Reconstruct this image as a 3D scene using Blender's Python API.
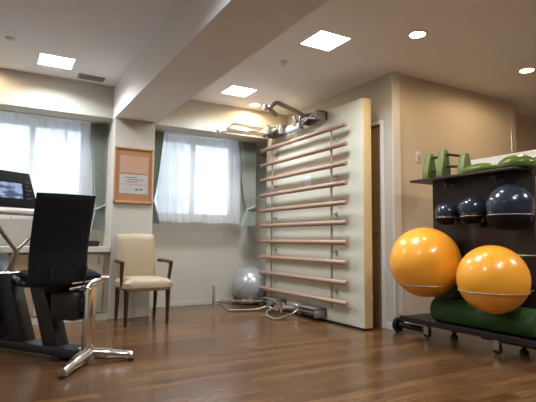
import bpy, bmesh, math, random
from mathutils import Vector, Matrix
random.seed(7)
PI = math.pi
for o in list(bpy.data.objects): bpy.data.objects.remove(o)
scn = bpy.context.scene
COL = scn.collection

# ---------------------------------------------------------------- camera
YAW, PITCH, ROLL = math.radians(29.95), math.radians(4.76), math.radians(0.488)
fw = Vector((math.sin(YAW)*math.cos(PITCH), math.cos(YAW)*math.cos(PITCH), math.sin(PITCH)))
rt = Vector((math.cos(YAW), -math.sin(YAW), 0)); up = rt.cross(fw)
r2 = rt*math.cos(ROLL) + up*math.sin(ROLL); u2 = -rt*math.sin(ROLL) + up*math.cos(ROLL)
cd = bpy.data.cameras.new('camera'); cam = bpy.data.objects.new('camera', cd); COL.objects.link(cam)
m = Matrix((r2, u2, -fw)).transposed().to_4x4(); m.translation = (0, 0, 0.9); cam.matrix_world = m
cd.sensor_width = 36; cd.lens = 471.4/536*36; cd.clip_start = 0.05
scn.camera = cam

# ---------------------------------------------------------------- world, exposure
w = bpy.data.worlds.new('overcast_sky'); scn.world = w; w.use_nodes = True
bg = w.node_tree.nodes['Background']; bg.inputs[0].default_value = (0.80, 0.88, 1.0, 1); bg.inputs[1].default_value = 1.85
vs = scn.view_settings
vs.view_transform = 'Standard'; vs.look = 'None'; vs.gamma = 1; vs.use_curve_mapping = False
vs.exposure = 1.27
SPOT = 12.0       # watts of each downlight's beam
scn.cycles.max_bounces = 10; scn.cycles.diffuse_bounces = 6; scn.cycles.transparent_max_bounces = 12
scn.cycles.sample_clamp_indirect = 6
LED = 3.0         # emission of the square diffusers
LEDW = 12.0       # watts of each square panel
DOWN = 14.0      # emission of the warm round downlights
for nm, x0, x1 in (('window_portal', -1.6, 0.93), ('window_portal', 1.84, 2.95)):   # sampling portals lying in the real openings
    ld = bpy.data.lights.new(nm, 'AREA'); ld.shape = 'RECTANGLE'; ld.size = x1-x0; ld.size_y = 1.1
    ld.cycles.is_portal = True
    lo = bpy.data.objects.new(nm, ld); lo.location = ((x0+x1)/2, 6.27, 1.75); lo.rotation_euler = (-PI/2, 0, 0); COL.objects.link(lo)

# ---------------------------------------------------------------- materials
def mat(name, col, rough=0.6, metal=0.0, bump=0.0, bscale=60, vary=0.0, vscale=6, spec=0.5, coat=0.0, sheen=0.0):
    m = bpy.data.materials.new(name); m.use_nodes = True
    nt = m.node_tree; b = nt.nodes['Principled BSDF']
    b.inputs['Base Color'].default_value = (*col, 1); b.inputs['Roughness'].default_value = rough
    b.inputs['Metallic'].default_value = metal; b.inputs['Specular IOR Level'].default_value = spec
    b.inputs['Coat Weight'].default_value = coat; b.inputs['Coat Roughness'].default_value = 0.08
    b.inputs['Sheen Weight'].default_value = sheen
    tc = nt.nodes.new('ShaderNodeTexCoord')
    n = nt.nodes.new('ShaderNodeTexNoise'); n.inputs['Scale'].default_value = vscale; n.inputs['Detail'].default_value = 4
    nt.links.new(tc.outputs['Object'], n.inputs['Vector'])
    mx = nt.nodes.new('ShaderNodeMix'); mx.data_type = 'RGBA'
    v = max(vary, 0.02)
    mx.inputs[6].default_value = (*[c*(1-v) for c in col], 1); mx.inputs[7].default_value = (*[min(1, c*(1+v)) for c in col], 1)
    nt.links.new(n.outputs['Fac'], mx.inputs[0]); nt.links.new(mx.outputs[2], b.inputs['Base Color'])
    if bump:
        n2 = nt.nodes.new('ShaderNodeTexNoise'); n2.inputs['Scale'].default_value = bscale; n2.inputs['Detail'].default_value = 3
        nt.links.new(tc.outputs['Object'], n2.inputs['Vector'])
        bp = nt.nodes.new('ShaderNodeBump'); bp.inputs['Strength'].default_value = bump; bp.inputs['Distance'].default_value = 0.01
        nt.links.new(n2.outputs['Fac'], bp.inputs['Height']); nt.links.new(bp.outputs[0], b.inputs['Normal'])
    return m

def emit(name, col, s):
    m = bpy.data.materials.new(name); m.use_nodes = True; nt = m.node_tree; nt.nodes.clear()
    e = nt.nodes.new('ShaderNodeEmission'); e.inputs[0].default_value = (*col, 1); e.inputs[1].default_value = s
    o = nt.nodes.new('ShaderNodeOutputMaterial'); nt.links.new(e.outputs[0], o.inputs[0]); return m

def floor_mat():
    m = mat('wood_laminate', (0.2, 0.1, 0.05), 0.24, spec=0.5); nt = m.node_tree; b = nt.nodes['Principled BSDF']
    N = nt.nodes.new; L = nt.links.new
    tc = N('ShaderNodeTexCoord')
    br = N('ShaderNodeTexBrick'); br.inputs['Scale'].default_value = 1; br.inputs['Brick Width'].default_value = 0.9
    br.inputs['Row Height'].default_value = 0.09; br.inputs['Mortar Size'].default_value = 0.0012; br.offset = 0.37
    br.inputs['Color1'].default_value = (0.175, 0.090, 0.040, 1); br.inputs['Color2'].default_value = (0.088, 0.041, 0.017, 1)
    br.inputs['Mortar'].default_value = (0.05, 0.025, 0.012, 1)
    L(tc.outputs['Object'], br.inputs['Vector'])
    mp = N('ShaderNodeMapping'); mp.inputs['Scale'].default_value = (1.6, 22, 1); L(tc.outputs['Object'], mp.inputs[0])
    n = N('ShaderNodeTexNoise'); n.inputs['Scale'].default_value = 2.2; n.inputs['Detail'].default_value = 5; L(mp.outputs[0], n.inputs[0])
    rp = N('ShaderNodeValToRGB'); rp.color_ramp.elements[0].position = 0.3; rp.color_ramp.elements[0].color = (0.66, 0.62, 0.58, 1)
    rp.color_ramp.elements[1].position = 0.75; rp.color_ramp.elements[1].color = (1.25, 1.2, 1.12, 1)
    L(n.outputs['Fac'], rp.inputs[0])
    mx = N('ShaderNodeMix'); mx.data_type = 'RGBA'; mx.blend_type = 'MULTIPLY'; mx.inputs[0].default_value = 1
    L(br.outputs['Color'], mx.inputs[6]); L(rp.outputs[0], mx.inputs[7]); L(mx.outputs[2], b.inputs['Base Color'])
    r = N('ShaderNodeMapRange'); r.inputs['To Min'].default_value = 0.16; r.inputs['To Max'].default_value = 0.28
    L(n.outputs['Fac'], r.inputs[0]); L(r.outputs[0], b.inputs['Roughness'])
    return m

def glass_mat():
    m = bpy.data.materials.new('window_glass'); m.use_nodes = True; nt = m.node_tree; nt.nodes.clear()
    t = nt.nodes.new('ShaderNodeBsdfTransparent'); g = nt.nodes.new('ShaderNodeBsdfGlossy'); g.inputs['Roughness'].default_value = 0.02
    f = nt.nodes.new('ShaderNodeFresnel'); mx = nt.nodes.new('ShaderNodeMixShader'); o = nt.nodes.new('ShaderNodeOutputMaterial')
    t.inputs[0].default_value = (0.93, 0.96, 0.96, 1)
    nt.links.new(f.outputs[0], mx.inputs[0]); nt.links.new(t.outputs[0], mx.inputs[1]); nt.links.new(g.outputs[0], mx.inputs[2])
    nt.links.new(mx.outputs[0], o.inputs[0]); return m

def sheer_mat():
    m = bpy.data.materials.new('sheer_voile'); m.use_nodes = True; nt = m.node_tree; nt.nodes.clear()
    N = nt.nodes.new; L = nt.links.new
    t = N('ShaderNodeBsdfTransparent'); tl = N('ShaderNodeBsdfTranslucent'); d = N('ShaderNodeBsdfDiffuse')
    for q in (tl, d): q.inputs[0].default_value = (0.86, 0.86, 0.88, 1)
    a = N('ShaderNodeMixShader'); a.inputs[0].default_value = 0.42; L(tl.outputs[0], a.inputs[1]); L(d.outputs[0], a.inputs[2])
    mp = N('ShaderNodeMapping'); mp.inputs['Scale'].default_value = (9, 9, 0.35); tc = N('ShaderNodeTexCoord'); L(tc.outputs['Object'], mp.inputs[0])
    n = N('ShaderNodeTexNoise'); n.inputs['Scale'].default_value = 1.5; L(mp.outputs[0], n.inputs[0])
    r = N('ShaderNodeMapRange'); r.inputs['To Min'].default_value = 0.72; r.inputs['To Max'].default_value = 0.92; L(n.outputs['Fac'], r.inputs[0])
    b = N('ShaderNodeMixShader'); L(r.outputs[0], b.inputs[0]); L(t.outputs[0], b.inputs[1]); L(a.outputs[0], b.inputs[2])
    o = N('ShaderNodeOutputMaterial'); L(b.outputs[0], o.inputs[0]); return m

M = dict(
    floor=floor_mat(), glass=glass_mat(), sheer=sheer_mat(),
    ceiling=mat('ceiling_paper', (0.86, 0.86, 0.87), 0.9, bump=0.15, bscale=120),
    wall=mat('wall_paper_cream', (0.54, 0.51, 0.445), 0.85, bump=0.15, bscale=150),
    beam=mat('beam_paper', (0.82, 0.81, 0.79), 0.85, bump=0.1, bscale=150),
    wallr=mat('wall_paper_beige', (0.68, 0.585, 0.46), 0.85, bump=0.15, bscale=150, vary=0.04, vscale=2),
    trim=mat('painted_trim', (0.72, 0.70, 0.66), 0.45),
    door=mat('door_brown', (0.42, 0.27, 0.15), 0.5, vary=0.15, vscale=9),
    alu=mat('aluminium_frame', (0.62, 0.63, 0.64), 0.4, 0.6),
    outside=mat('render_wall_outside', (0.75, 0.78, 0.82), 0.9, vary=0.05),
    rail=mat('outside_railing', (0.42, 0.45, 0.5), 0.6),
    drape=mat('sage_drape', (0.40, 0.43, 0.37), 0.9, sheen=0.2, bump=0.2, bscale=200, vary=0.12, vscale=20),
    panel=mat('panel_laminate', (0.64, 0.62, 0.51), 0.55, vary=0.02),
    edge=mat('panel_edge_beige', (0.72, 0.55, 0.30), 0.5, vary=0.06, vscale=14),  # yellower beige than the panel front
    rung=mat('rung_beech', (0.36, 0.225, 0.165), 0.45, vary=0.15, vscale=25),
    upright=mat('upright_brown', (0.34, 0.22, 0.17), 0.5, vary=0.1),
    chrome=mat('chrome', (0.80, 0.78, 0.76), 0.18, 1.0),
    steel=mat('brushed_steel', (0.56, 0.53, 0.50), 0.32, 1.0, vary=0.1, vscale=40),
    bluep=mat('pale_blue_plastic', (0.50, 0.55, 0.66), 0.45),
    darksteel=mat('dark_steel', (0.10, 0.09, 0.09), 0.45, 0.5),
    armgrey=mat('arm_grey_metal', (0.34, 0.32, 0.29), 0.35, 0.6, vary=0.1, vscale=30),
    console=mat('console_black', (0.008, 0.008, 0.010), 0.65, spec=0.2),
    whitep=mat('white_plastic', (0.76, 0.79, 0.86), 0.4),
    blackp=mat('black_plastic', (0.010, 0.010, 0.011), 0.42, bump=0.05),
    greyp=mat('charcoal_paint', (0.012, 0.013, 0.016), 0.38),
    blackf=mat('black_mesh_fabric', (0.007, 0.007, 0.009), 0.8, bump=0.3, bscale=300, spec=0.2),
    screen=None,
    silverball=mat('silver_vinyl', (0.46, 0.47, 0.48), 0.25, 0.4, vary=0.03),
    orange=mat('orange_vinyl', (0.96, 0.41, 0.035), 0.28, coat=0.3, vary=0.05, vscale=5),
    blue=mat('navy_vinyl', (0.018, 0.030, 0.062), 0.22, coat=0.5, vary=0.1),
    greenm=mat('green_foam', (0.014, 0.065, 0.010), 0.6, vary=0.12, bump=0.2, bscale=90),
    greens=mat('green_vinyl', (0.105, 0.17, 0.022), 0.3, coat=0.4, vary=0.15, vscale=12),
    greenp=mat('green_plastic', (0.14, 0.20, 0.05), 0.45, vary=0.08),
    rack=mat('rack_black_laminate', (0.020, 0.013, 0.014), 0.42, vary=0.1),
    wire=mat('hoop_wire', (0.50, 0.46, 0.42), 0.35, 0.5),
    whiter=mat('white_vinyl_roll', (0.66, 0.68, 0.70), 0.4, vary=0.03),
    ink=mat('dark_ink', (0.06, 0.06, 0.07), 0.7),
    redink=mat('red_ink', (0.55, 0.12, 0.12), 0.7),
    cork=mat('cork', (0.42, 0.20, 0.09), 0.85, bump=0.4, bscale=300, vary=0.15, vscale=90),
    corkf=mat('board_frame_wood', (0.46, 0.25, 0.12), 0.5, vary=0.1, vscale=30),
    paperp=mat('salmon_paper', (0.52, 0.31, 0.22), 0.8, vary=0.06, vscale=12),
    paperw=mat('white_paper', (0.46, 0.44, 0.42), 0.8, vary=0.05, vscale=12),
    leather=mat('beige_leatherette', (0.41, 0.325, 0.215), 0.5, bump=0.1, bscale=80, vary=0.04),
    darkwood=mat('dark_walnut', (0.060, 0.022, 0.012), 0.35, vary=0.2, vscale=20),
    cab=mat('cabinet_beige', (0.44, 0.37, 0.27), 0.55, vary=0.04),
    cabwood=mat('cabinet_oak', (0.42, 0.29, 0.16), 0.5, vary=0.12, vscale=18),
    worktop=mat('worktop_white', (0.56, 0.53, 0.47), 0.4),
    led=emit('led_diffuser', (0.97, 0.98, 1.0), LED), bulb=emit('warm_bulb', (1.0, 0.74, 0.42), DOWN),
    vent=mat('vent_grey', (0.28, 0.27, 0.26), 0.6),
    cover=mat('pale_green_cover', (0.46, 0.50, 0.40), 0.4),
)
def screen_mat():
    m = bpy.data.materials.new('lit_screen'); m.use_nodes = True; nt = m.node_tree; nt.nodes.clear()
    N = nt.nodes.new; L = nt.links.new
    tc = N('ShaderNodeTexCoord'); mp = N('ShaderNodeMapping'); mp.inputs['Scale'].default_value = (14, 14, 40); L(tc.outputs['Object'], mp.inputs[0])
    n = N('ShaderNodeTexNoise'); n.inputs['Scale'].default_value = 1.0; n.inputs['Detail'].default_value = 3; L(mp.outputs[0], n.inputs[0])
    rp = N('ShaderNodeValToRGB'); e = rp.color_ramp.elements
    e[0].position = 0.42; e[0].color = (0.07, 0.09, 0.15, 1); e[1].position = 0.6; e[1].color = (0.28, 0.34, 0.50, 1)
    L(n.outputs['Fac'], rp.inputs[0]); em = N('ShaderNodeEmission'); em.inputs[1].default_value = 0.55; L(rp.outputs[0], em.inputs[0])
    o = N('ShaderNodeOutputMaterial'); L(em.outputs[0], o.inputs[0]); return m
M['screen'] = screen_mat(); M['cup'] = mat('cup_matt_black', (0.010, 0.008, 0.009), 0.85, spec=0.1)

# ---------------------------------------------------------------- mesh helpers
class B:
    """collects shapes of one part"""
    def __init__(s): s.bm = bmesh.new()
    def _merge(s, b, mtx=None):
        if mtx is not None: bmesh.ops.transform(b, matrix=mtx, verts=b.verts)
        me = bpy.data.meshes.new('t'); b.to_mesh(me); b.free(); s.bm.from_mesh(me); bpy.data.meshes.remove(me); return s
    def box(s, lo, hi, bev=0.0, seg=2, mtx=None):
        b = bmesh.new(); bmesh.ops.create_cube(b, size=1)
        c = [(l+h)/2 for l, h in zip(lo, hi)]; d = [h-l for l, h in zip(lo, hi)]
        for v in b.verts: v.co = Vector([c[i]+v.co[i]*d[i] for i in range(3)])
        if bev: bmesh.ops.bevel(b, geom=list(b.edges), offset=min(bev, min(d)*0.45), segments=seg, affect='EDGES', profile=0.5)
        return s._merge(b, mtx)
    def prism(s, pts, axis, a, c, bev=0.0, mtx=None):
        """polygon pts in the two other axes, extruded along axis (0,1,2) from a to c"""
        b = bmesh.new(); oth = [i for i in range(3) if i != axis]
        def mk(p, t):
            v = [0, 0, 0]; v[axis] = t; v[oth[0]] = p[0]; v[oth[1]] = p[1]; return b.verts.new(v)
        A = [mk(p, a) for p in pts]; C_ = [mk(p, c) for p in pts]; n = len(pts)
        b.faces.new(A); b.faces.new(C_[::-1])
        for i in range(n): b.faces.new((A[i], C_[i], C_[(i+1) % n], A[(i+1) % n]))
        bmesh.ops.recalc_face_normals(b, faces=b.faces)
        if bev: bmesh.ops.bevel(b, geom=list(b.edges), offset=bev, segments=2, affect='EDGES', profile=0.5)
        return s._merge(b, mtx)
    def tube(s, path, r, n=12, closed=False):
        P = [Vector(p) for p in path]; b = bmesh.new(); rings = []; m_ = len(P)
        rr = r if isinstance(r, (list, tuple)) else [r]*m_
        ref = None
        for i, p in enumerate(P):
            if closed: t = (P[(i+1) % m_]-P[i-1])
            else: t = (P[min(i+1, m_-1)]-P[max(i-1, 0)])
            t.normalize()
            if ref is None: ref = Vector((0, 0, 1)) if abs(t.z) < 0.9 else Vector((1, 0, 0))
            x = (ref - t*ref.dot(t)).normalized(); y = t.cross(x); ref = x
            rings.append([b.verts.new(p + (x*math.cos(2*PI*k/n)+y*math.sin(2*PI*k/n))*rr[i]) for k in range(n)])
        for i in range(m_ if closed else m_-1):
            A, C_ = rings[i], rings[(i+1) % m_]
            for k in range(n): b.faces.new((A[k], A[(k+1) % n], C_[(k+1) % n], C_[k]))
        if not closed: b.faces.new(rings[0][::-1]); b.faces.new(rings[-1])
        bmesh.ops.recalc_face_normals(b, faces=b.faces)
        return s._merge(b)
    def ring(s, c, R, r, n=40, axis=2):
        pts = []
        for k in range(n):
            a = 2*PI*k/n; v = [0, 0, 0]; o = [i for i in range(3) if i != axis]
            v[o[0]] = R*math.cos(a); v[o[1]] = R*math.sin(a); pts.append(Vector(c)+Vector(v))
        return s.tube(pts, r, 8, True)
    def lathe(s, prof, mtx=None, n=36):
        """prof = [(r, z)...] round the z axis"""
        b = bmesh.new(); rings = []
        for r, z in prof:
            if r < 1e-6: rings.append([b.verts.new((0, 0, z))])
            else: rings.append([b.verts.new((r*math.cos(2*PI*k/n), r*math.sin(2*PI*k/n), z)) for k in range(n)])
        for A, C_ in zip(rings, rings[1:]):
            for k in range(n):
                k2 = (k+1) % n
                if len(A) == 1 and len(C_) == 1: continue
                if len(A) == 1: b.faces.new((A[0], C_[k2], C_[k]))
                elif len(C_) == 1: b.faces.new((A[k], A[k2], C_[0]))
                else: b.faces.new((A[k], A[k2], C_[k2], C_[k]))
        bmesh.ops.recalc_face_normals(b, faces=b.faces)
        return s._merge(b, mtx)
    def ball(s, c, r, sc=(1, 1, 1), n=32):
        b = bmesh.new(); bmesh.ops.create_uvsphere(b, u_segments=n*2, v_segments=n, radius=r)
        for v in b.verts: v.co = Vector([c[i]+v.co[i]*sc[i] for i in range(3)])
        return s._merge(b)
    def grid(s, fn, nu, nv):
        b = bmesh.new(); V = [[b.verts.new(fn(i/nu, j/nv)) for j in range(nv+1)] for i in range(nu+1)]
        for i in range(nu):
            for j in range(nv): b.faces.new((V[i][j], V[i+1][j], V[i+1][j+1], V[i][j+1]))
        return s._merge(b)
    def slab(s, fn, th, nu, nv):
        """closed pad: fn(u,v) -> (point, normal, thickness factor)"""
        b = bmesh.new(); T = []; U = []
        for i in range(nu+1):
            t_, u_ = [], []
            for j in range(nv+1):
                p, nrm, k = fn(i/nu, j/nv); p = Vector(p); nrm = Vector(nrm)
                t_.append(b.verts.new(p+nrm*th*k/2)); u_.append(b.verts.new(p-nrm*th*k/2))
            T.append(t_); U.append(u_)
        for i in range(nu):
            for j in range(nv):
                b.faces.new((T[i][j], T[i+1][j], T[i+1][j+1], T[i][j+1])); b.faces.new((U[i][j], U[i][j+1], U[i+1][j+1], U[i+1][j]))
        for i in range(nu):
            b.faces.new((T[i][0], U[i][0], U[i+1][0], T[i+1][0])); b.faces.new((T[i][nv], T[i+1][nv], U[i+1][nv], U[i][nv]))
        for j in range(nv):
            b.faces.new((T[0][j], T[0][j+1], U[0][j+1], U[0][j])); b.faces.new((T[nu][j], U[nu][j], U[nu][j+1], T[nu][j+1]))
        bmesh.ops.recalc_face_normals(b, faces=b.faces)
        return s._merge(b)
    def build(s, name, m, parent=None, world=False, smooth=True):
        me = bpy.data.meshes.new(name)
        off = Vector(parent.location) if (parent is not None and world) else Vector((0, 0, 0))
        if world: bmesh.ops.translate(s.bm, vec=-off, verts=s.bm.verts)
        s.bm.to_mesh(me); s.bm.free(); me.materials.append(M[m] if isinstance(m, str) else m)
        if smooth:
            for p in me.polygons: p.use_smooth = True
            try: me.set_sharp_from_angle(angle=math.radians(38))
            except Exception: pass
        o = bpy.data.objects.new(name, me); COL.objects.link(o)
        if parent is not None: o.parent = parent
        return o
def tag(o, label=None, cat=None, group=None, kind=None):
    if label: o['label'] = label
    if cat: o['category'] = cat
    if group: o['group'] = group
    if kind: o['kind'] = kind
    return o
def thing(name, loc, label, cat, group=None, rz=0, kind=None):
    o = bpy.data.objects.new(name, None); COL.objects.link(o); o.location = loc; o.rotation_euler = (0, 0, rz)
    o.empty_display_size = 0.1
    return tag(o, label, cat, group, kind)
def solo(name, b, m, loc, label, cat, group=None):
    """a thing that is one mesh, its origin moved to loc"""
    bmesh.ops.translate(b.bm, vec=-Vector(loc), verts=b.bm.verts); o = b.build(name, m); o.location = loc
    return tag(o, label, cat, group)
def copy_tree(o, parent=None):
    c = o.copy(); COL.objects.link(c); c.parent = parent
    for ch in list(o.children): copy_tree(ch, c)
    return c
def smoothpath(pts, k=6):
    P = [Vector(p) for p in pts]; out = []
    for i in range(len(P)-1):
        a, b, c, d = P[max(i-1, 0)], P[i], P[i+1], P[min(i+2, len(P)-1)]
        for j in range(k):
            t = j/k
            out.append(0.5*((2*b)+(c-a)*t+(2*a-5*b+4*c-d)*t*t+(3*b-a-3*c+d)*t**3))
    out.append(P[-1]); return out
def st(o): o['kind'] = 'structure'; return o

# ================================================================ THE ROOM
XL, XR, YF, YB, H = -3.0, 7.2, -2.6, 6.22, 2.69
XW, YA = 3.55, 3.56            # right side wall and alcove wall
st(B().box((XL-.1, YF-.1, -0.1), (XR+.1, YB+.1, 0)).build('floor', 'floor', smooth=False))
st(B().box((XL-.1, YF-.1, H), (XR+.1, YB+.1, H+0.1)).build('ceiling', 'ceiling', smooth=False))
W1, W2 = (-1.6, 0.93), (1.79, 2.99); ZS, ZT = 1.21, 2.30
b = B(); T = YB+0.14
b.box((XL, YB, 0), (XW+.1, T, ZS)); b.box((XL, YB, ZT), (XW+.1, T, H))
b.box((XL, YB, ZS), (W1[0], T, ZT)); b.box((W1[1], YB, ZS), (W2[0], T, ZT)); b.box((W2[1], YB, ZS), (XW+.1, T, ZT))
st(b.build('wall_back', 'wall', smooth=False))
st(B().box((XL-.1, YF, 0), (XL, YB, H)).build('wall_left', 'wall', smooth=False))
st(B().box((XL, YF-.1, 0), (XR, YF, H)).build('wall_front', 'wall', smooth=False))
b = B(); b.box((XW, YA, 0), (XW+.12, 3.735, H)).box((XW, 3.735, 2.16), (XW+.12, 4.66, H)).box((XW, 4.66, 0), (XW+.12, YB, H))
st(b.build('wall_right', 'wall', smooth=False))
st(B().box((XW+.12, YA, 0), (5.60, YA+.12, H)).build('wall_alcove', 'wallr', smooth=False))
b = B().box((5.60, YA, 0), (5.70, 3.95, H)).box((5.70, 3.85, 0), (XR, 3.95, H))
st(b.build('wall_alcove_return', 'wallr', smooth=False))
st(B().box((XR, YF, 0), (XR+.1, 3.95, H)).build('wall_far_right', 'wallr', smooth=False))
# beam, bulkhead over the windows, column
st(B().box((1.13, YF, 2.30), (1.62, YB, H)).build('trim_1', 'beam', smooth=False))
b = B().box((XL, 5.62, 2.31), (1.13, YB, H)).box((1.62, 5.62, 2.31), (XW, YB, H))
st(b.build('trim_2', 'wall', smooth=False))
st(B().box((1.135, 5.52, 0), (1.605, YB, 2.30), 0.008).build('wall_column', 'wall', smooth=False))
# corner trims
st(B().box((XW-.012, YA-.014, 0), (XW+.10, YA, H), .003).build('trim_3', 'trim', smooth=False))
st(B().tube([(5.60, YA-.006, 1.7), (5.60, YA-.006, 2.60)], 0.012, 8).build('trim_4', 'chrome'))
# baseboards
st(B().box((1.605, YB-.012, 0), (XW, YB, 0.06), .003).build('baseboard_back', 'wall', smooth=False))
st(B().box((XW-.012, YA, 0), (XW, 3.69, 0.07), .003).build('baseboard_right', 'trim', smooth=False))
st(B().box((XW+.1, YA-.012, 0), (5.6, YA, 0.07), .003).build('baseboard_alcove', 'trim', smooth=False))
st(B().box((2.655, YB-.004, 0.06), (2.667, YB, 1.2)).build('trim_5', 'wall', smooth=False))
# door behind the partition
d = B().box((XW+.02, 3.735, 0), (XW+.06, 4.66, 2.16)).build('door_1', 'door', smooth=False); st(d)
B().box((XW-.015, 3.695, 0), (XW+.02, 3.735, 2.20), .004).box((XW-.015, 4.66, 0), (XW+.02, 4.70, 2.20), .004).box((XW-.015, 3.735, 2.16), (XW+.02, 4.66, 2.20), .004).build('door_frame', 'trim', d, smooth=False)
B().tube([(XW+.02, 3.82, 1.0), (XW-.03, 3.82, 1.0), (XW-.03, 3.92, 1.0)], .01).build('door_handle', 'steel', d)

# windows
def window(name, x0, x1, mull):
    y = YB+0.07
    f = B().box((x0, y-.03, ZS), (x1, y+.03, ZS+.05)).box((x0, y-.03, ZT-.05), (x1, y+.03, ZT)).box((x0, y-.03, ZS), (x0+.05, y+.03, ZT)).box((x1-.05, y-.03, ZS), (x1, y+.03, ZT))
    for mx in mull: f.box((mx-.03, y-.03, ZS), (mx+.03, y+.03, ZT))
    o = f.build(name, 'alu', smooth=False); st(o)
    xs = [x0+.05]+sum([[mx-.03, mx+.03] for mx in mull], [])+[x1-.05]
    for i in range(0, len(xs), 2): B().box((xs[i], y-.003, ZS+.05), (xs[i+1], y+.003, ZT-.05)).build('pane', 'glass', o, smooth=False)
    B().box((x0-.02, YB-.02, ZS-.03), (x1+.02, YB+.04, ZS), .004).build('window_sill', 'trim', o, smooth=False)
window('window_1', W1[0], W1[1], (-.75, .33)); window('window_2', W2[0], W2[1], (2.38,))
# what stands outside, seen faintly through the sheers
nb = thing('neighbour_building', (0.5, 9.2, -1), 'pale building with railings outside, faint behind the sheer curtains', 'building')
B().box((-4, 9.2, -1), (1.6, 9.6, 1.75)).box((2.0, 9.2, -1), (3.3, 9.6, 2.9)).build('wall', 'outside', nb, True, smooth=False)
b = B()
for k in range(7): b.box((3.05-.34*k+.0, 9.1, 1.2), (3.09-.34*k, 9.16, 2.9))
for z in (1.7, 2.1, 2.5): b.box((1.6, 9.1, z), (3.3, 9.16, z+.04))
b.build('railing', 'rail', nb, True, smooth=False)

# ================================================================ CEILING FITTINGS
def led(x, y, label):
    t = thing('ceiling_light', (x, y, H), label, 'ceiling light', 'square ceiling panels')
    s = .157
    B().box((-s-.006, -s-.006, -.005), (s+.006, -s, 0)).box((-s-.006, s, -.005), (s+.006, s+.006, 0)).box((-s-.006, -s, -.005), (-s, s, 0)).box((s, -s, -.005), (s+.006, s, 0)).build('frame', 'trim', t, smooth=False)
    B().box((-s, -s, -.008), (s, s, -.002)).build('diffuser', 'led', t, smooth=False)
    ld = bpy.data.lights.new('panel_light', 'AREA'); ld.shape = 'SQUARE'; ld.size = 2*s; ld.energy = LEDW; ld.color = (.86, .94, 1.0); ld.spread = math.radians(150)
    lo = bpy.data.objects.new('panel_light', ld); COL.objects.link(lo); lo.parent = t; lo.location = (0, 0, -.014)
    return t
led(0.45, 5.10, 'square white ceiling panel left of the beam, beside the grey vent')
led(2.48, 3.30, 'square white ceiling panel nearest the camera, right of the beam')
led(2.46, 4.99, 'square white ceiling panel above the right-hand window')
for x, y, lb in ((0.45, 1.9, 'square white ceiling panel overhead left of the beam'), (2.48, 0.6, 'square white ceiling panel overhead right of the beam'), (4.9, 0.6, 'square white ceiling panel overhead at the right of the room'), (-1.8, 3.4, 'square white ceiling panel at the left of the room')):
    led(x, y, lb)
def down(x, y, label):
    t = thing('downlight', (x, y, H), label, 'ceiling light', 'round warm downlights')
    B().lathe([(.067, -.001), (.067, -.008), (.082, -.008), (.085, -.001), (.067, -.001)]).build('trim_ring', 'trim', t)
    B().lathe([(0, -.006), (.066, -.005), (.066, -.001), (0, -.001)]).build('bulb', 'bulb', t)
    ld = bpy.data.lights.new('downlight_beam', 'SPOT'); ld.energy = SPOT; ld.color = (1.0, .74, .46); ld.spot_size = math.radians(178); ld.spot_blend = 0.35; ld.shadow_soft_size = .05
    lo = bpy.data.objects.new('downlight_beam', ld); COL.objects.link(lo); lo.parent = t; lo.location = (0, 0, -.02)
    return t
down(3.08, 2.78, 'round warm ceiling downlight above the yellow balls, left one of the two by the alcove')
down(4.71, 2.80, 'round warm ceiling downlight at the right edge of the photo')
down(2.90, 5.40, 'round warm downlight by the metal arms near the right window')
down(-0.30, 5.36, 'round warm downlight by the window bulkhead at far left')
down(3.08, 0.9, 'round warm downlight overhead right of the camera'); down(4.71, 0.9, 'round warm downlight overhead far right of the camera')
t = thing('ceiling_vent', (0.84, 5.42, H), 'small grey slatted vent in the ceiling left of the beam', 'vent')
B().box((-.14, -.07, -.012), (.14, .07, 0), .004).build('frame', 'vent', t, smooth=False)
b = B()
for k in range(6): b.box((-.12, -.055+.02*k, -.018), (.12, -.045+.02*k, -.01))
b.build('slats', 'greyp' if False else 'vent', t, smooth=False)
t = thing('smoke_detector', (2.42, 3.93, H), 'small round white detector on the ceiling near the large square panel', 'smoke detector')
B().lathe([(0, -.035), (.03, -.035), (.045, -.02), (.05, 0), (0, 0)]).build('housing', 'ceiling', t); B().lathe([(0, -.045), (.015, -.043), (.02, -.035), (0, -.034)]).build('sensor', 'trim', t)
t = thing('sprinkler', (0.03, 4.72, H), 'small pale round sprinkler plate on the ceiling at far left', 'sprinkler')
B().lathe([(0, -.02), (.02, -.02), (.04, -.006), (.042, 0), (0, 0)]).build('plate', 'trim', t)

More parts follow.
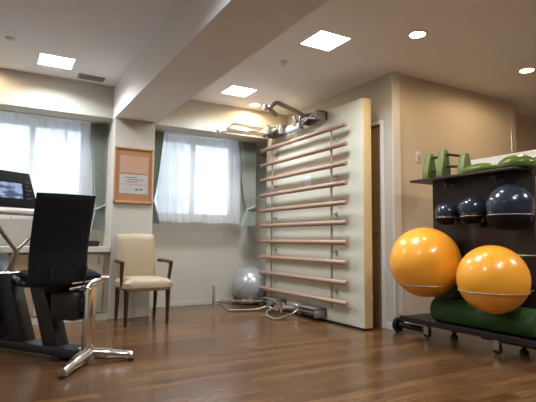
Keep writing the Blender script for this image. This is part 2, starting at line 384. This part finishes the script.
# ================================================================ CURTAINS
def pleats(x, f, ph): return .6*math.sin(f*x+ph)+.3*math.sin(f*1.73*x+ph*2.1)+.25*math.sin(f*.47*x+ph)
def sheer(x0, x1, y, zb, label, ph):
    b = B().grid(lambda u, v: (x0+(x1-x0)*u, y+(.022*(.5+v*.5))*pleats(x0+(x1-x0)*u, 62, ph), 2.298-(2.298-zb-.006*math.sin(17*u))*v), int((x1-x0)*170), 14)
    return solo('sheer_curtain', b, 'sheer', ((x0+x1)/2, y, zb), label, 'curtain', 'white sheer curtains')
sheer(-1.66, 1.0, 5.99, 1.12, 'white sheer curtain glowing over the left window behind the exercise machine', .3)
sheer(1.79, 2.99, 5.99, 1.13, 'white sheer curtain glowing over the right window beside the noticeboard', 1.7)
def drape(x0, x1, y, zt, zb, ztie, pin, side, label):
    """side = which edge is pinned: +1 the right edge, -1 the left"""
    t = thing('drape', ((x0+x1)/2, y, zb), label, 'curtain', 'sage green drapes')
    def wid(z):
        if z > ztie: k = (z-ztie)/(zt-ztie); return pin+(1-pin)*(k**.6)
        return pin+(.85-pin)*min(1, (ztie-z)/max(.01, (ztie-zb)))**.8
    def f(u, v):
        z = zt+(zb-zt)*v; W_ = (x1-x0)*wid(z)
        a = x1-W_ if side > 0 else x0
        x = a+W_*u; return ((x, y+.042*math.sin(u*2*PI*6)*(.5+.5*wid(z))+.010*math.sin(u*37+z*2), z), (0, -1, 0), 1)
    B().slab(f, .006, 72, 30).build('fabric', 'drape', t, True)
    W_ = (x1-x0)*pin; a = x1-W_ if side > 0 else x0
    pts = [(a-.01+(W_+.02)*(.5+.5*math.cos(q)), y+.05*math.sin(q), ztie+.03*math.cos(q)*side) for q in [2*PI*k/20 for k in range(20)]]
    B().tube(pts, .012, 8, True).build('tieback', 'drape', t, True)
    return t
drape(.935, 1.125, 5.93, 2.298, 1.0, 1.28, .5, 1, 'sage green drape at the right edge of the left window')
drape(1.66, 1.84, 5.93, 2.298, 1.10, 1.40, .34, -1, 'narrow sage green drape at the left of the right window beside the column')
drape(2.93, 3.20, 5.93, 2.298, 1.10, 1.36, .42, 1, 'sage green drape at the right edge of the right window, behind the metal arms')
for x0, x1, lb in ((-1.75, 1.12, 'slim white curtain rail over the left window'), (1.66, 3.22, 'slim white curtain rail over the right window')):
    solo('curtain_rail', B().box((x0, 5.90, 2.300), (x1, 6.01, 2.31), .002), 'trim', ((x0+x1)/2, 5.97, 2.30), lb, 'curtain rail', 'curtain rails')

# ================================================================ NOTICEBOARD ON THE COLUMN
t = thing('noticeboard', (1.36, 5.52, 1.31), 'cork noticeboard in a light wood frame on the white column', 'noticeboard')
x0, x1, z0, z1, y = 1.14, 1.59, 1.31, 1.965, 5.52
B().box((x0+.02, y-.012, z0+.02), (x1-.02, y, z1-.02)).build('cork_panel', 'cork', t, True, False)
B().box((x0, y-.022, z0), (x1, y, z0+.03), .004).box((x0, y-.022, z1-.025), (x1, y, z1), .004).box((x0, y-.022, z0), (x0+.022, y, z1), .004).box((x1-.022, y-.022, z0), (x1, y, z1), .004).build('frame', 'corkf', t, True, False)
p = solo('notice_sheet', B().box((1.205, y-.0135, 1.665), (1.53, y-.0122, 1.865)), 'paperp', (1.37, y-.013, 1.665), 'salmon coloured notice sheet pinned on the upper half of the noticeboard', 'notice')
b = B()
for k in range(4): b.box((1.27, y-.0145, 1.83-.035*k), (1.47-.03*(k % 2), y-.0137, 1.836-.035*k))
tt = b; bmesh.ops.translate(tt.bm, vec=-Vector(p.location), verts=tt.bm.verts); tt.build('print_lines', 'corkf', p, smooth=False)
p = solo('notice_sheet', B().box((1.205, y-.0135, 1.425), (1.53, y-.0122, 1.65)), 'paperw', (1.37, y-.013, 1.425), 'white notice sheet with red and black lines on the lower half of the noticeboard', 'notice')
for mm, rows in (('ink', ((1.26, 1.40, 1.61), (1.30, 1.48, 1.585), (1.28, 1.42, 1.56))), ('redink', ((1.23, 1.50, 1.53),))):
    b = B()
    for a, c, z in rows: b.box((a, y-.0145, z), (c, y-.0137, z+.006 if z > 1.48 else z+.014))
    bmesh.ops.translate(b.bm, vec=-Vector(p.location), verts=b.bm.verts); b.build('print_lines', mm, p, smooth=False)

for a in (1.385, 1.435):
    b = B().box((a, y-.0145, 1.47), (a+.032, y-.0137, 1.484)); bmesh.ops.translate(b.bm, vec=-Vector(p.location), verts=b.bm.verts); b.build('ink_stamp', 'ink', p, smooth=False)
# ================================================================ LOW CABINET UNDER THE LEFT WINDOW
t = thing('low_cabinet', (0, 5.8, 0), 'low beige cabinet with white top under the left window', 'cabinet')
B().box((-1.8, 5.56, .07), (1.13, 6.20, .75)).build('body', 'cab', t, True, False)
B().box((-1.82, 5.51, .75), (1.132, 6.21, .812), .004).build('worktop', 'worktop', t, True, False)
B().box((-1.8, 5.545, 0), (1.13, 6.20, .068)).build('plinth', 'worktop', t, True, False)
for a, c, mm in ((-.55, .02, 'cab'), (.03, .36, 'cabwood'), (.37, .72, 'cab'), (.73, 1.07, 'cab')):
    dd = B().box((a+.004, 5.545, .09), (c-.004, 5.558, .74), .002).build('door', mm, t, True, False)
    B().tube([(c-.05, 5.535, .62), (c-.05, 5.535, .70)], .005, 8).build('handle', 'steel', dd, smooth=True).location = (-t.location[0], -t.location[1], 0)
t = thing('desk_tray', (.93, 5.64, .812), 'small black open tray on the white cabinet top beside the column', 'tray')
B().prism([(-.085, 0), (.085, 0), (.10, .06), (-.10, .06)], 1, -.055, .055, .004).build('tray', 'blackp', t)
B().box((-.085, -.04, .055), (.085, .04, .066), .004).build('rim', 'greyp', t)

# ================================================================ BEIGE ARMCHAIR
t = thing('armchair', (1.42, 5.20, 0), 'beige padded armchair with dark wooden arms and legs before the column', 'chair', rz=math.radians(3))
def cushion(x0, x1, y0, y1, z0, z1, crown, name, mm, par, tilt=0, axis='z'):
    b = B().box((x0, y0, z0), (x1, y1, z1), min(.03, (z1-z0)*.4), 4)
    return b.build(name, mm, par)
def pad(fnc, th, name, mm, par, nu=16, nv=16):
    def f(u, v):
        e = (1-abs(2*u-1)**8)*(1-abs(2*v-1)**8); p, n_ = fnc(u, v); return p, n_, .35+.65*max(0, e)**.5
    return B().slab(f, th, nu, nv).build(name, mm, par)
pad(lambda u, v: ((-.255+.51*u, -.24+.45*v, .415+.012*math.sin(PI*u)*math.sin(PI*v)), (0, 0, 1)), .14, 'seat', 'leather', t)
def bk(u, v):
    wd = .445-.015*v; z = .43+.52*v; y_ = .19+.055*v*v+.0*u
    y_ -= .01*math.sin(PI*u)
    return ((-.015-wd/2+wd*u, y_, z+.012*math.sin(PI*u)*v), (0, -1, .12))
bo = pad(bk, .085, 'backrest', 'leather', t)
B().ball((0, .163, .77), .012, (1, .5, 1), 8).build('button', 'leather', bo)
for sx in (-1, 1):
    x = sx*.225
    B().tube([(x, -.175, 0), (x*1.0, -.18, .2), (x*1.0, -.18, .40)], [.017, .023, .03], 4).build('leg', 'darkwood', t)
    B().tube([(x*.96, .215, 0), (x*.96, .19, .2), (x*.96, .18, .42)], [.017, .022, .026], 4).build('leg', 'darkwood', t)
    xo = sx*.268
    B().tube(smoothpath([(sx*.243, .19, .66), (xo, .10, .66), (xo, -.05, .655), (xo, -.15, .65)], 5), .02, 6).tube([(xo, -.15, .665), (xo-sx*.005, -.11, .50), (sx*.25, -.09, .40)], [.024, .019, .016], 6).build('armrest', 'darkwood', t)

# ================================================================ RECUMBENT EXERCISE MACHINE (axis +y local = heading away to the left)
HD = math.radians(35)
t = thing('exercise_machine', (.634, 3.72, 0), 'black recumbent exercise machine with high seat back and chrome foot at left', 'exercise machine', rz=HD)
# chrome rear foot: in local coordinates x = right, y = forward
c_, s_ = math.cos(-HD), math.sin(-HD)
def loc(X, Y): dx, dy = X-.634, Y-3.72; return (dx*c_-dy*s_, dx*s_+dy*c_)
ft = B()
for (X, Y), w_ in (((.414, 3.36), .036), ((.93, 3.63), .034), ((.50, 3.91), .034)):
    lx, ly = loc(X, Y); ft.tube(smoothpath([(0, 0, .065), (lx*.5, ly*.5, .052), (lx, ly, .036)], 5), [w_*1.25]*6+[w_*1.0]*4+[w_*.8], 12)
ft.lathe([(0, .12), (.036, .12), (.05, .07), (.06, .03), (0, .025)]).build('foot', 'chrome', t)
for (X, Y) in ((.414, 3.36), (.93, 3.63), (.50, 3.91)):
    lx, ly = loc(X, Y); B().lathe([(0, 0), (.022, 0), (.024, .014), (0, .02)], Matrix.Translation((lx*.98, ly*.98, 0))).build('foot_pad', 'blackp', t)
B().box((-.048, -.03, .08), (.034, .03, .54), .012).build('post', 'chrome', t)
hx = loc(.76, 3.77)
B().tube(smoothpath([(-.03, .02, .52), (.01, .02, .565), (.08, -.02, .59), (hx[0], hx[1], .60)], 5), .021, 12).tube([(hx[0]-.06, hx[1]+.02, .60), (hx[0], hx[1], .60)], .026, 12).build('side_handle', 'chrome', t)
# base beam and struts
B().box((-.08, .06, .025), (.08, 1.7, .095), .015).box((-.24, 1.35, 0), (.24, 1.44, .06), .015).box((-.10, .20, 0), (.10, .28, .03), .008).build('base_beam', 'greyp', t)
B().prism([(.80, .09), (.62, .09), (.78, .46), (.83, .60), (.97, .60), (.97, .42)], 0, -.06, .06, .012).build('front_strut', 'greyp', t)
B().prism([(.42, .09), (.25, .09), (.34, .32), (.46, .58), (.62, .58), (.50, .30)], 0, -.055, .055, .012).build('rear_strut', 'greyp', t)
B().box((-.05, .10, .55), (.05, 1.0, .61), .012).build('seat_rail', 'blackp', t)
B().box((-.11, .05, .30), (.11, .30, .51), .03).box((-.06, .02, .36), (.06, .10, .46), .02).build('carriage', 'blackp', t)
# drive housing
hb = B().prism([(.92, .09), (.98, .62), (1.10, .78), (1.40, .80), (1.62, .62), (1.68, .20), (1.60, .09)], 0, -.13, .13, .03).build('drive_housing', 'greyp', t)
B().lathe([(0, 0), (.19, 0), (.21, .012), (.20, .03), (0, .045)], Matrix.Translation((-.128, 1.24, .52)) @ Matrix.Rotation(-PI/2, 4, 'Y')).build('side_cover', 'cover', t)
for sx, ph in ((-1, -.9), (1, 2.2)):
    cx, cy, cz = sx*.17, 1.12+.16*math.cos(ph), .38+.16*math.sin(ph)
    cr = B().tube([(sx*.13, 1.12, .38), (sx*.165, 1.12, .38), (cx, cy, cz)], .013, 8).build('crank', 'chrome', t)
    B().box((cx-.0 if sx > 0 else cx-.11, cy-.05, cz-.015), (cx+.11 if sx > 0 else cx, cy+.05, cz+.015), .006).build('pedal', 'steel', cr)
# console mast: V-shaped chrome yoke
B().tube([(.04, .98, .55), (.04, .89, .80)], .024, 12).tube(smoothpath([(-.28, .80, 1.10), (-.10, .86, .93), (0.04, .89, .80)], 5), .019, 12).tube(smoothpath([(.26, .80, 1.10), (.16, .86, .93), (0.04, .89, .80)], 5), .019, 12).build('yoke', 'steel', t)
B().tube([(-.36, .79, 1.10), (.24, .79, 1.10)], .016, 12).build('handlebar', 'chrome', t)
def tilt(px, py, pz, a): return Matrix.Translation((px, py, pz)) @ Matrix.Rotation(a, 4, 'X')
mt = tilt(-.04, .80, 1.15, math.radians(-12))
cb = B().prism([(-.40, 0), (.205, 0), (.205, .03), (.15, .31), (-.34, .31), (-.40, .03)], 1, 0, .07, .012, mt).build('console', 'console', t)
B().box((-.34, -.006, .075), (.06, -.001, .205), .0, 2, mt).build('screen', 'screen', cb, smooth=False)
b = B()
for k in range(5): b.box((.09, -.008, .075+.035*k), (.15-.02*(k % 2), -.001, .088+.035*k), 0, 2, mt)
b.build('buttons', 'greyp', cb, smooth=False)
B().box((-.38, -.02, -.055), (.19, .05, -.006), .01, 2, mt).build('console_tray', 'alu', t)
# swivel seat, turned back towards the window
SR = math.radians(-27)
sv = Matrix.Translation((-.0, .34, 0)) @ Matrix.Rotation(SR, 4, 'Z')
def sp(fnc, th, name, mm, par, nu=18, nv=18, q=8):
    def f(u, v):
        e = (1-abs(2*u-1)**q)*(1-abs(2*v-1)**q); p, n_ = fnc(u, v)
        return sv @ Vector(p), sv.to_3x3() @ Vector(n_), .3+.7*max(0, e)**.5
    return B().slab(f, th, nu, nv).build(name, mm, par)
sp(lambda u, v: ((-.25+.50*u, -.22+.46*v, .595+.015*math.sin(PI*v)+.02*abs(2*u-1)**2), (0, 0, 1)), .085, 'seat', 'blackf', t)
def sb(u, v):
    z = .555+.665*v
    wd = .405+.0*v
    y_ = -.21+.015*math.sin(PI*v*1.2)-.12*max(0, v-.35)**1.3*1.4-.035*abs(2*u-1)**2*0
    return ((-.055-wd/2+wd*u+.01*v, y_-.03*(1-abs(2*u-1)**2), z), (0, -1, -.1))
bo = sp(sb, .06, 'seat_back', 'blackf', t, 20, 30, 14)
for x in (-.12, .12): B().tube([sv @ Vector(p) for p in ((x, -.20, .53), (x, -.262, .62), (x, -.27, .70))], .014, 8).build('back_bracket', 'blackp', bo)
b = B().tube([sv @ Vector(p) for p in ((.02, -.25, .530), (.20, -.21, .552))], .013, 10).tube([sv @ Vector(p) for p in ((.03, -.255, .57), (.17, -.225, .58))], .009, 10)
b.build('release_lever', 'chrome', t)
for sx in (-1, 1):
    b = B().tube([sv @ Vector(p) for p in smoothpath([(sx*.20, -.12, .56), (sx*.285, -.12, .57), (sx*.30, -.10, .60), (sx*.30, .05, .605)], 4)], .018, 10)
    b.build('hand_grip', 'blackp', t)
B().tube([(-.34, .66, .635), (.02, .62, .625)], .016, 12).build('hand_bar', 'chrome', t)
b = B().box((-.13, -.13, .50), (.13, .13, .56), .02, 2, sv); b.build('swivel_plate', 'blackp', t)

# ================================================================ WALL-BAR PARTITION WITH FOLDING ARMS
t = thing('wall_bar_unit', (3.30, 4.7, 0), 'tall white partition panel with ten wooden wall bars and metal arms', 'wall bars')
B().box((3.26, 3.70, .02), (3.372, 5.70, 2.40), .006).build('panel', 'panel', t, True, False)
B().box((3.262, 3.69, .02), (3.37, 3.6995, 2.398), .002).build('edge_strip', 'edge', t, True, False)
B().box((3.28, 3.75, 0), (3.36, 5.66, .022)).build('shade_gap_strip', 'blackp', t, True, False)  # carries the panel; its black stands in for the shadow gap below
B().box((3.37, 3.695, .30), (3.385, 3.72, .36), .003).build('latch', 'steel', t, True)
for k in range(10):
    z = .255+k*.2093
    r_ = B().tube([(3.165, 3.85, z), (3.165, 3.855, z), (3.165, 5.685, z), (3.165, 5.69, z)], [.023, .0265, .0265, .023], 14).build('rung', 'rung', t, True)
for y_ in (4.135, 5.43):
    b = B().box((3.182, y_-.011, .17), (3.196, y_+.011, 2.17), .002)
    b.build('upright', 'upright', t, True)
    for k in range(5): z = .355+k*.4186; B().box((3.19, y_-.006, z-.01), (3.262, y_+.006, z+.01)).box((3.254, y_-.02, z-.03), (3.261, y_+.02, z+.03), .002).build('standoff', 'steel', t, True, False)
B().box((3.256, 4.63, 1.55), (3.2605, 4.75, 1.68)).build('label_plate', 'whitep', t, True, False)
B().box((3.256, 4.58, 1.965), (3.2605, 4.76, 1.985)).build('label_plate', 'vent', t, True, False)
# upper brackets and arms
def bracket(y0, y1, z0, z1, nm='bracket'):
    b = B().box((3.10, y0, z0), (3.26, y0+.02, z1), .004).box((3.10, y1-.02, z0), (3.26, y1, z1), .004).box((3.235, y0, z0), (3.26, y1, z1), .004).box((3.10, y0, z1-.015), (3.26, y1, z1), .004)
    b.tube([(3.13, y0-.02, (z0+z1)/2), (3.13, y1+.02, (z0+z1)/2)], .018, 12); return b.build(nm, 'armgrey', t, True)
bracket(4.30, 4.66, 2.29, 2.39); bracket(5.16, 5.52, 2.29, 2.40)
B().box((3.13, 4.70, 2.25), (3.22, 5.02, 2.345), .03, 3).build('gearbox_cover', 'bluep', t, True)
B().box((3.11, 4.52, 2.31), (3.125, 4.54, 2.40), .003).tube([(3.12, 4.34, 2.30), (3.12, 4.62, 2.38)], .009, 8).tube([(3.12, 4.34, 2.38), (3.12, 4.62, 2.30)], .009, 8).build('cross_brace', 'chrome', t, True)
B().tube([(3.07, 4.70, 2.27), (3.07, 4.70, 2.40)], .026, 12).tube([(3.07, 4.70, 2.34), (3.16, 4.70, 2.34)], .02, 12).build('joint', 'chrome', t, True)
B().tube([(3.09, 5.06, 2.26), (3.09, 5.06, 2.37)], .024, 12).tube([(3.07, 5.10, 2.32), (3.16, 5.04, 2.30)], .02, 12).build('joint', 'steel', t, True)
B().tube(smoothpath([(3.14, 4.60, 2.37), (3.08, 4.60, 2.41), (2.84, 4.60, 2.475), (2.76, 4.60, 2.49), (2.70, 4.60, 2.455), (2.665, 4.60, 2.41)], 6), .027, 12).build('swing_arm', 'armgrey', t, True)
B().tube([(2.585, 4.6, 2.415), (2.62, 4.6, 2.415)], .034, 14).tube([(2.62, 4.6, 2.415), (2.69, 4.6, 2.41)], .018, 14).tube([(2.64, 4.6, 2.42), (2.76, 4.6, 2.345)], .024, 14).build('knob', 'armgrey', t, True)
B().tube(smoothpath([(3.14, 5.42, 2.36), (3.06, 5.48, 2.395), (2.70, 5.5, 2.43), (2.60, 5.5, 2.415), (2.53, 5.5, 2.35), (2.49, 5.5, 2.30)], 6), .028, 12).build('swing_arm', 'armgrey', t, True)
B().tube([(2.56, 5.47, 2.315), (3.00, 5.45, 2.325)], .033, 14).tube([(2.52, 5.47, 2.32), (2.56, 5.47, 2.322)], .036, 14).tube([(2.98, 5.45, 2.335), (3.05, 5.45, 2.34)], .036, 14).build('damper', 'chrome', t, True)
B().tube([(2.375, 5.49, 2.29), (2.42, 5.49, 2.29)], [.040, .036], 14).tube([(2.42, 5.49, 2.29), (2.52, 5.49, 2.305)], .018, 10).build('knob', 'chrome', t, True)
B().box((3.02, 5.24, 2.285), (3.10, 5.44, 2.38), .01).box((3.05, 5.10, 2.30), (3.09, 5.24, 2.35), .01).tube([(3.06, 5.34, 2.26), (3.06, 5.34, 2.42)], .022, 10).build('hinge_block', 'armgrey', t, True)
# lower brackets and arms
bracket(4.32, 4.66, .045, .145); bracket(5.16, 5.56, .04, .15)
B().box((3.10, 4.70, .06), (3.22, 4.92, .16), .03, 3).build('gearbox_cover', 'steel', t, True)
B().tube([(2.45, 5.47, .135), (2.66, 5.47, .125)], .024, 14).tube([(2.66, 5.47, .125), (3.10, 5.46, .10)], .014, 14).tube([(2.78, 5.465, .117), (2.93, 5.463, .108)], .026, 14).build('damper', 'chrome', t, True)
B().box((2.385, 5.46, .06), (2.405, 5.52, .33), .004).tube([(2.40, 5.48, .14), (2.46, 5.47, .135)], .016, 10).build('arm_plate', 'vent', t, True)
B().tube(smoothpath([(2.46, 5.46, .12), (2.56, 5.44, .03), (2.62, 5.43, .02), (2.95, 5.36, .022), (3.12, 5.3, .08)], 5), .012, 10).build('swing_arm', 'armgrey', t, True)
B().tube([(3.02, 5.20, .02), (3.02, 5.20, .15)], .024, 12).tube([(3.02, 5.20, .06), (3.02, 4.96, .055)], .016, 10).tube([(3.02, 5.20, .12), (3.14, 5.20, .12)], .02, 10).build('joint', 'chrome', t, True)
B().tube([(3.04, 4.92, .03), (3.04, 4.92, .14)], .024, 12).tube([(3.04, 4.92, .10), (3.14, 4.92, .10)], .022, 12).build('joint', 'chrome', t, True)
B().tube([(3.13, 4.70, .09), (3.06, 4.72, .04), (2.80, 4.62, .016), (2.76, 4.64, .016), (2.80, 4.86, .02), (2.86, 4.98, .04), (3.02, 5.14, .05)], .012, 10).build('swing_arm', 'armgrey', t, True)
B().tube([(3.02, 5.06, .085), (3.10, 4.74, .10)], .016, 12).tube([(3.05, 4.93, .093), (3.08, 4.82, .098)], .028, 12).build('damper', 'chrome', t, True)

# silver ball on the floor
t = thing('exercise_ball', (3.165, 5.95, 0), 'silver grey exercise ball on the floor behind the wall bars', 'exercise ball')
B().ball((0, 0, .265), .265).build('ball', 'silverball', t)
B().lathe([(0, .006), (.012, .006), (.014, 0), (0, 0)], Matrix.Translation((-.095, -.20, .395)) @ Matrix.Rotation(-.9, 4, 'Z') @ Matrix.Rotation(1.1, 4, 'X')).build('valve_plug', 'whitep', t)

# ================================================================ BALL RACK
t = thing('ball_rack', (3.75, 2.65, 0), 'black ball rack on castors with wire hoops before the beige wall', 'rack')
PX = 3.705
B().box((PX, 2.19, .17), (PX+.04, 3.19, 1.475), .003).build('back_panel', 'rack', t, True, False)
B().box((3.51, 2.20, 1.475), (4.02, 3.30, 1.497), .004).build('top_shelf', 'rack', t, True, False)
B().box((3.52, 2.08, .135), (4.0, 3.44, .168), .004).build('base_shelf', 'rack', t, True, False)
B().box((3.50, 2.07, .12), (3.525, 3.45, .172), .004).build('base_rail', 'rack', t, True, False)
B().box((3.60, 2.12, .085), (3.96, 2.62, .1345), .004).build('under_shade_box', 'rack', t, True, False)  # solid dark box standing in for the shadow under the near end
for y_ in (2.45, 2.95): B().box((3.56, y_-.02, 1.44), (PX, y_+.02, 1.455), .003).box((3.60, y_-.018, 1.40), (3.63, y_+.018, 1.445), .004).build('shelf_bracket', 'darksteel', t, True, False)
B().box((3.64, 2.62, 1.03), (3.70, 2.66, 1.10), .003).build('shelf_bracket', 'rack', t, True, False)
def caster(x, y_, side=0):
    c = B().box((x-.028, y_-.028, .09), (x+.028, y_+.028, .136), .006).box((x-.026, y_-.03, .035), (x-.016, y_+.025, .10), .003).box((x+.016, y_-.03, .035), (x+.026, y_+.025, .10), .003).build('castor', 'steel', t, True)
    o = B().lathe([(0, -.013), (.036, -.013), (.042, -.006), (.042, .006), (.036, .013), (0, .013)], Matrix.Translation((x, y_, .042)) @ Matrix.Rotation(PI/2, 4, 'Y')); w_ = o.bm
    bmesh.ops.translate(w_, vec=-Vector(t.location), verts=w_.verts); o.build('wheel', 'blackp', c)
for x, y_ in ((3.555, 2.44), (3.55, 3.15), (3.95, 2.46), (3.95, 3.17)): caster(x, y_)
def hoop(x, y_, z, R, cup=None):
    h = B().ring((x, y_, z), R, .0032).tube([(x+R*.80, y_-R*.6, z), (PX+.005, y_-R*.5, z)], .0045, 8).tube([(x+R*.80, y_+R*.6, z), (PX+.005, y_+R*.5, z)], .0045, 8).build('hoop', 'wire', t, True)
    if cup:
        o = B().lathe([(R-.001, -.004), (R-.001, -cup*.35), (R*.72, -cup*.86), (R*.3, -cup), (0, -cup), (0, -cup-.006), (R*.35, -cup-.006), (R*.78, -cup*.9), (R+.004, -cup*.38), (R+.004, -.004), (R-.001, -.004)], Matrix.Translation((x, y_, z)))
        bmesh.ops.translate(o.bm, vec=-Vector(t.location), verts=o.bm.verts); o.build('cup', 'cup', h)
        for sy in (-1, 1):
            g = B().box((x-.006, y_+sy*R*.96-.014, z-.055), (x+.006, y_+sy*R*.96+.014, z-.004), .003)
            bmesh.ops.translate(g.bm, vec=-Vector(t.location), verts=g.bm.verts); g.build('hoop_bracket', 'darksteel', h)
balls = [('orange', 3.38, 3.01, .716, .312, .52, 'large yellow-orange exercise ball on the rack, left one nearer the white door trim'),
         ('orange', 3.38, 2.343, .612, .265, .52, 'yellow-orange exercise ball on the rack, right one set lower'),
         ('blue', 3.585, 2.93, 1.165, .098, 1.122, 'smallest navy blue ball, leftmost of the three under the top shelf'),
         ('blue', 3.58, 2.655, 1.188, .115, 1.122, 'middle-sized navy blue ball in the middle under the top shelf'),
         ('blue', 3.52, 2.27, 1.185, .176, 1.115, 'largest navy blue ball, rightmost of the three under the top shelf')]
for mm, x, y_, z, R, zr, lb in balls:
    rr = math.sqrt(R*R-(z-zr)**2)+.006
    hoop(x, y_, zr, rr, None if mm == 'orange' else R-(z-zr)+.004 if False else (None if mm == 'orange' else R+zr-z+.006))
    o = solo('exercise_ball', B().ball((x, y_, z), R, n=36), mm, (x, y_, z-R), lb, 'exercise ball', 'yellow exercise balls on the rack' if mm == 'orange' else 'navy balls on the rack')
    v = B().lathe([(0, .004), (.010, .004), (.012, -.003), (0, -.003)], Matrix.Translation((-R*.62, -R*.42, R+R*.655)) @ Matrix.Rotation(math.radians(34), 4, 'Z') @ Matrix.Rotation(math.radians(-49), 4, 'Y')).build('valve_plug', mm, o)
hoop(3.57, 2.235, .80, .12)
# green mat roll on the base
b = B(); pts = []
prof = [(0, -.47), (.012, -.47), (.014, -.48), (.05, -.482), (.107, -.478), (.113, -.465), (.113, .465), (.107, .478), (.05, .482), (.014, .48), (.012, .47), (0, .47)]
b.lathe(prof, Matrix.Translation((3.588, 2.575, .168+.113)) @ Matrix.Rotation(PI/2, 4, 'X'))
o = solo('foam_roll', b, 'greenm', (3.588, 2.575, .168), 'long green foam roll lying on the base of the black rack', 'foam roll')
# black wheel roller with a bar, at the far left end of the base
t = thing('ab_roller', (3.535, 3.503, 0), 'black ab roller lying on the floor at the left foot of the rack', 'ab roller')
B().lathe([(0, -.022), (.060, -.022), (.072, -.012), (.072, .012), (.060, .022), (0, .022)], Matrix.Translation((0, 0, .072)) @ Matrix.Rotation(PI/2, 4, 'X')).build('roller_wheel', 'blackp', t)
B().lathe([(0, -.034), (.022, -.032), (.022, .032), (0, .034)], Matrix.Translation((0, 0, .072)) @ Matrix.Rotation(PI/2, 4, 'X')).build('hub', 'greyp', t)
B().tube([(.0, -.03, .072), (.09, -.23, .055)], .028, 12).build('bar', 'blackp', t)

# ---- on top of the rack
ZT_ = 1.497
t = thing('step_frame', (3.60, 2.965, ZT_), 'green folding frame of three tapered ends and dark bars on the rack top', 'exercise frame')
for yy, hh in ((.165, .25), (0.00, .265), (-.175, .21)):
    xx = .07 if yy < -.1 else 0
    B().prism([(xx-.065, 0), (xx+.065, 0), (xx+.066, .06), (xx+.035, hh-.03), (xx+.018, hh), (xx-.018, hh), (xx-.035, hh-.03), (xx-.066, .06)], 1, yy-.036, yy+.036, .014).build('end_panel', 'greenp', t)
for y0, y1, z0, z1 in ((.16, .03, .205, .20), (-.03, -.16, .215, .185), (.16, .03, .075, .07), (-.03, -.16, .10, .09)):
    B().tube([(0, y0, z0), (.07 if y1 < -.1 else 0, y1, z1)], .012, 10).build('bar', 'blackp', t)
def cush(x, y_, rx, ry, h, lb):
    def prof(R): return R
    b = bmesh.new(); c = B()
    c.lathe([(0, 0), (.75, 0), (.94, .1), (1, .3), (.97, .48), (.88, .62), (.74, .76), (.55, .88), (.3, .97), (0, 1.0)], Matrix.Translation((x, y_, ZT_)) @ Matrix.Diagonal((rx, ry, h, 1)))
    return solo('balance_cushion', c, 'greens', (x, y_, ZT_), lb, 'balance cushion', 'green balance cushions')
cush(3.63, 2.595, .12, .16, .085, 'flatter green balance cushion on the rack top, left one next to the green frame')
cush(3.665, 2.285, .15, .145, .115, 'thicker green balance cushion on the rack top, right one at the edge of the photo')
b = B().lathe([(0, -.44), (.065, -.438), (.082, -.42), (.082, .42), (.065, .438), (0, .44)], Matrix.Translation((3.935, 2.56, ZT_+.0938)) @ Matrix.Rotation(PI/2, 4, 'X') @ Matrix.Diagonal((1.1, 1.14, 1, 1)))
o = solo('foam_roll', b, 'whiter', (3.935, 2.56, ZT_), 'white foam roll lying behind the green cushions on the rack top', 'foam roll')
b = B()
for k in range(6): b.box((-.0915, -.33+.035*k, .095), (-.0895, -.31+.035*k, .108+.004*(k % 2)))
b.build('print_marks', 'ink', o, smooth=False)
# switch on the alcove wall
t = thing('light_switch', (3.92, YA, 1.81), 'small white switch plate on the beige wall above the rack', 'switch')
B().box((-.035, -.008, -.06), (.035, 0, .06), .003).build('plate', 'trim', t); B().box((-.01, -.013, -.02), (.01, -.007, .02), .002).build('rocker', 'vent', t)
